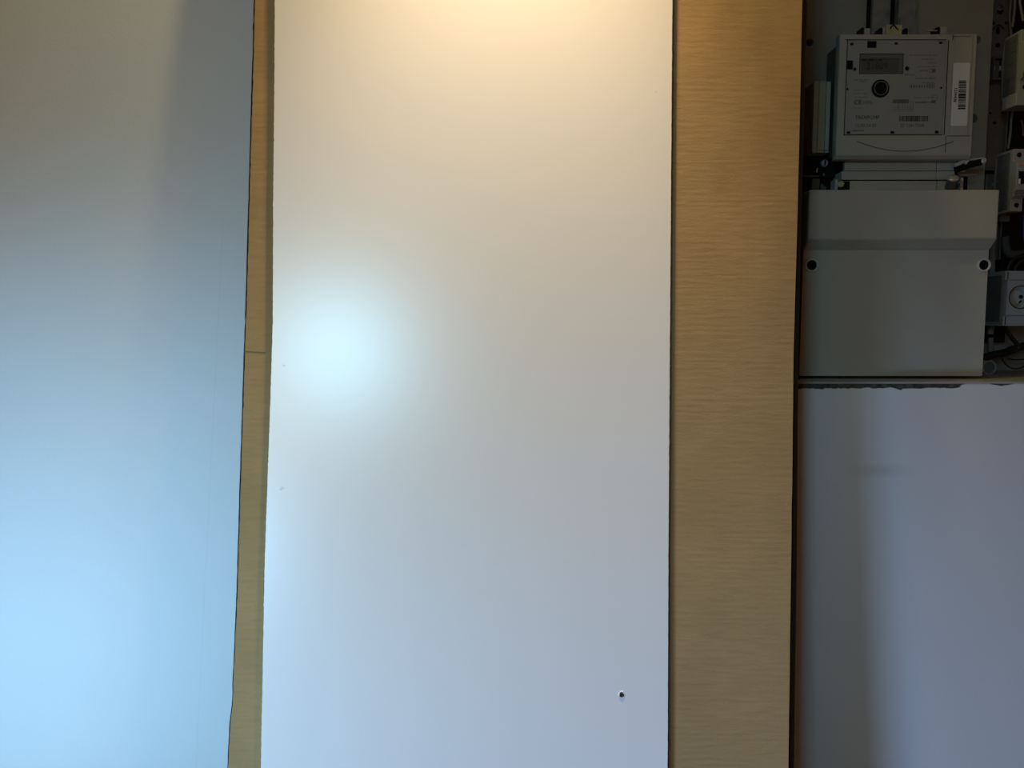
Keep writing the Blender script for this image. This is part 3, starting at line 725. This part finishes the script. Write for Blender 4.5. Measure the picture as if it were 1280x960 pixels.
bm = B(); pbox(bm, 1262, 118, 1268, 134, 1.148, 1.165); obj('housing_tail', bm, M_flank_shade, hs)

# socket module
so = thing('socket_module', W(1275, 407, 1.12), 'grey rail-mounted power socket with a round recessed face at the right edge', 'socket')
YSk = 1.105
sx, sz, ex, ez_ = rect(1258.5, 350.5, 1302, 394, YSk)
tz1 = W(1270, 338.3, YSk).z; tz0 = W(1270, 407.3, YSk).z
c_s = W(1275.5, 371.5, YSk); rs = 14.6*YSk/F
bm = B(); prism(bm, [(sx, sz), (ex, sz), (ex, ez_), (sx, ez_)], [circ(c_s.x, c_s.z, rs, 36)], vmap(YSk), 0.05); obj('socket_body', bm, M_breaker, so)
for (a1, b1, nm) in ((ez_+0.0003, tz1, 'upper_band'), (tz0, sz-0.0003, 'lower_band')):
    bm = B(); box(bm, (sx-0.001, YSk+0.004, a1), (ex, YSk+0.05, b1)); obj(nm, bm, M_breaker, so, bevel=0.0008)
    bm = B(); box(bm, (sx+0.0018, YSk+0.0035, a1+0.0015), (sx+0.0028, YSk+0.006, b1-0.0015)); obj('slot_mark', bm, M_black, so)
bm = B(); box(bm, (sx-0.0015, YSk+0.012, tz0+0.006), (sx+0.0002, YSk+0.048, tz1-0.006)); obj('socket_flank', bm, M_flank_shade, so)
bm = B(); ring(bm, c_s.x, c_s.z, YSk, [(rs, 0.003), (rs*1.0, -0.0003), (rs*.93, -0.0003), (rs*.93, 0.004)], 36); obj('socket_rim', bm, M_black, so, smooth=True)
bm = B(); ring(bm, c_s.x, c_s.z, YSk, [(rs*.93, 0.001), (rs*.72, 0.006), (rs*.66, 0.010), (rs*.64, 0.012), (0, 0.012)], 36); fc = obj('socket_face', bm, mat('cream_plastic', (0.30, 0.285, 0.23), 0.45), so)
for hy in (371, 378):
    p = W(1276.5, hy, YSk+0.011)
    bm = B(); ring(bm, p.x, p.z, YSk+0.0115, [(0.0030, 0.0004), (0.0027, -0.0004), (0, -0.0003)], 16); o = obj('pin_hole', bm, M_black, fc); o.matrix_parent_inverse = Matrix.Identity(4)

# cables -------------------------------------------------------------------
def cable(pts, Y, r, name, label, cat, m_=M_cable, group=None):
    bm_ = B(); tube(bm_, [W(x, y, Y if isinstance(Y, (int, float)) else Y[i]) for i, (x, y) in enumerate(pts)], r, 10, 6)
    return tag(obj(name, bm_, m_, smooth=True), label, cat, group)
cable([(1225, 449), (1240, 444), (1255, 441), (1268, 436), (1285, 431), (1310, 425)], 1.17, 0.0060, 'black_cable', 'thick black cable running out from behind the big box, just above the sill', 'cable', M_cable, 'black cables around the socket')
cable([(1254, 400), (1258, 412), (1266, 424), (1273, 432), (1272, 437), (1262, 441)], 1.155, 0.0032, 'black_cable', 'medium black cable dropping from the socket onto the thick cable', 'cable', M_cable, 'black cables around the socket')
cable([(1252, 447), (1256, 454), (1262, 459), (1270, 461), (1280, 458), (1292, 450)], 1.16, 0.0011, 'thin_wire', 'thin black wire drooping in a loop to the sill', 'wire', M_cable, 'thin black wires above the sill')
cable([(1260, 448.5), (1266, 449.5), (1275, 449.5), (1290, 448)], 1.185, 0.0012, 'thin_wire', 'thin straight black wire just under the thick cable', 'wire', M_cable, 'thin black wires above the sill')
cable([(1300, 313), (1285, 317), (1275, 320), (1266, 325), (1261, 333), (1259, 342)], 1.165, 0.0026, 'black_cable', 'black cable arching over the top of the socket', 'cable', M_cable, 'black cables around the socket')
cable([(1300, 320), (1285, 323), (1276, 327), (1270, 333), (1268, 342)], 1.155, 0.0018, 'black_cable', 'thinner black cable arching inside another above the socket', 'cable', M_cable, 'black cables around the socket')
cable([(1282, 264), (1281, 272), (1280.5, 285), (1282, 300), (1288, 312)], 1.15, 0.0028, 'blue_wire', 'blue wire under the middle circuit breaker', 'wire', M_blue)
cable([(1262.5, -40), (1263.5, 0), (1262, 20), (1264, 45)], 1.185, 0.0016, 'grey_wire', 'thin grey wire above the topmost circuit breaker, left one', 'wire', M_conduit, 'grey wires above the topmost circuit breaker')
cable([(1267, -40), (1268.5, 0), (1268, 15), (1265.5, 34)], 1.18, 0.0018, 'grey_wire', 'thin grey wire above the topmost circuit breaker, middle one', 'wire', M_conduit, 'grey wires above the topmost circuit breaker')
cable([(1277, -40), (1275, 0), (1276, 10), (1279, 26)], 1.17, 0.0018, 'grey_wire', 'thin grey wire above the topmost circuit breaker, right one', 'wire', M_conduit, 'grey wires above the topmost circuit breaker')
cable([(1266, 136), (1264, 150), (1263, 165), (1260, 186)], 1.175, 0.0018, 'grey_wire', 'grey wire dropping in the dark gap between the two breakers', 'wire', M_conduit)
cable([(1276, 150), (1278.5, 158), (1279, 170)], 1.16, 0.0014, 'pink_wire', 'short reddish wire in the dark gap between the two breakers', 'wire', M_pink)
# black wiring duct that fills the gap behind the breakers
wd = thing('wiring_duct', W(1275, 440, 1.22), 'black wiring duct behind the breakers at the right edge', 'duct')
for (y0_, y1_, x0_, x1_) in ((-40, 345, 1262, 1330), (345, 428, 1236, 1259)):
    bm = B(); a_, b_2, c_2, d_ = rect(x0_, y0_, x1_, y1_, 1.21); box(bm, (a_, 1.212, b_2), (c_2, 1.235, min(d_, 2.08))); obj('duct_cover', bm, M_black, wd)
bm = B(); pbox(bm, 1252, 261.5, 1276, 264.5, 1.16, 1.175)
o = obj('rail_strip', bm, M_steel, wd)
bm = B(); pbox(bm, 1250, 269, 1262, 277, 1.165, 1.175); obj('rail_end', bm, M_dark, wd)
# conduits
cd_ = [([(1240, 300), (1240, 340), (1239.5, 400), (1238, 418)], 0.0045, 'upper grey conduit beside the right side of the big box'),
       ([(1238.5, 422), (1238.5, 440), (1238, 452)], 0.0040, 'short lower conduit piece right of the big box, above the sill')]
for pp, r, lb in cd_: cable(pp, 1.18, r, 'conduit', lb, 'conduit', M_conduit)
cable([(1256, 296), (1258, 312), (1264, 318), (1285, 316)], 1.19, 0.0060, 'corrugated_conduit', 'curved dark conduit above the socket and its arching cables', 'conduit', mat('dark_conduit', (0.06, 0.06, 0.055), 0.6))
# cut pipe stub by the sill
p = W(1237, 459.5, 1.15)
ps = thing('pipe_stub', (p.x, 1.17, p.z-0.009), 'cut round pipe stub beside the bottom right corner of the big box', 'pipe')
bm = B(); ring(bm, p.x, p.z, 1.15, [(0.0106, 0.088), (0.0106, 0), (0.0098, 0), (0.0098, 0.004)], 24); obj('pipe_wall', bm, M_meter, ps, smooth=True)
bm = B(); ring(bm, p.x, p.z, 1.15, [(0.0099, 0.003), (0, 0.003)], 24); obj('pipe_plug', bm, M_flank_shade, ps)
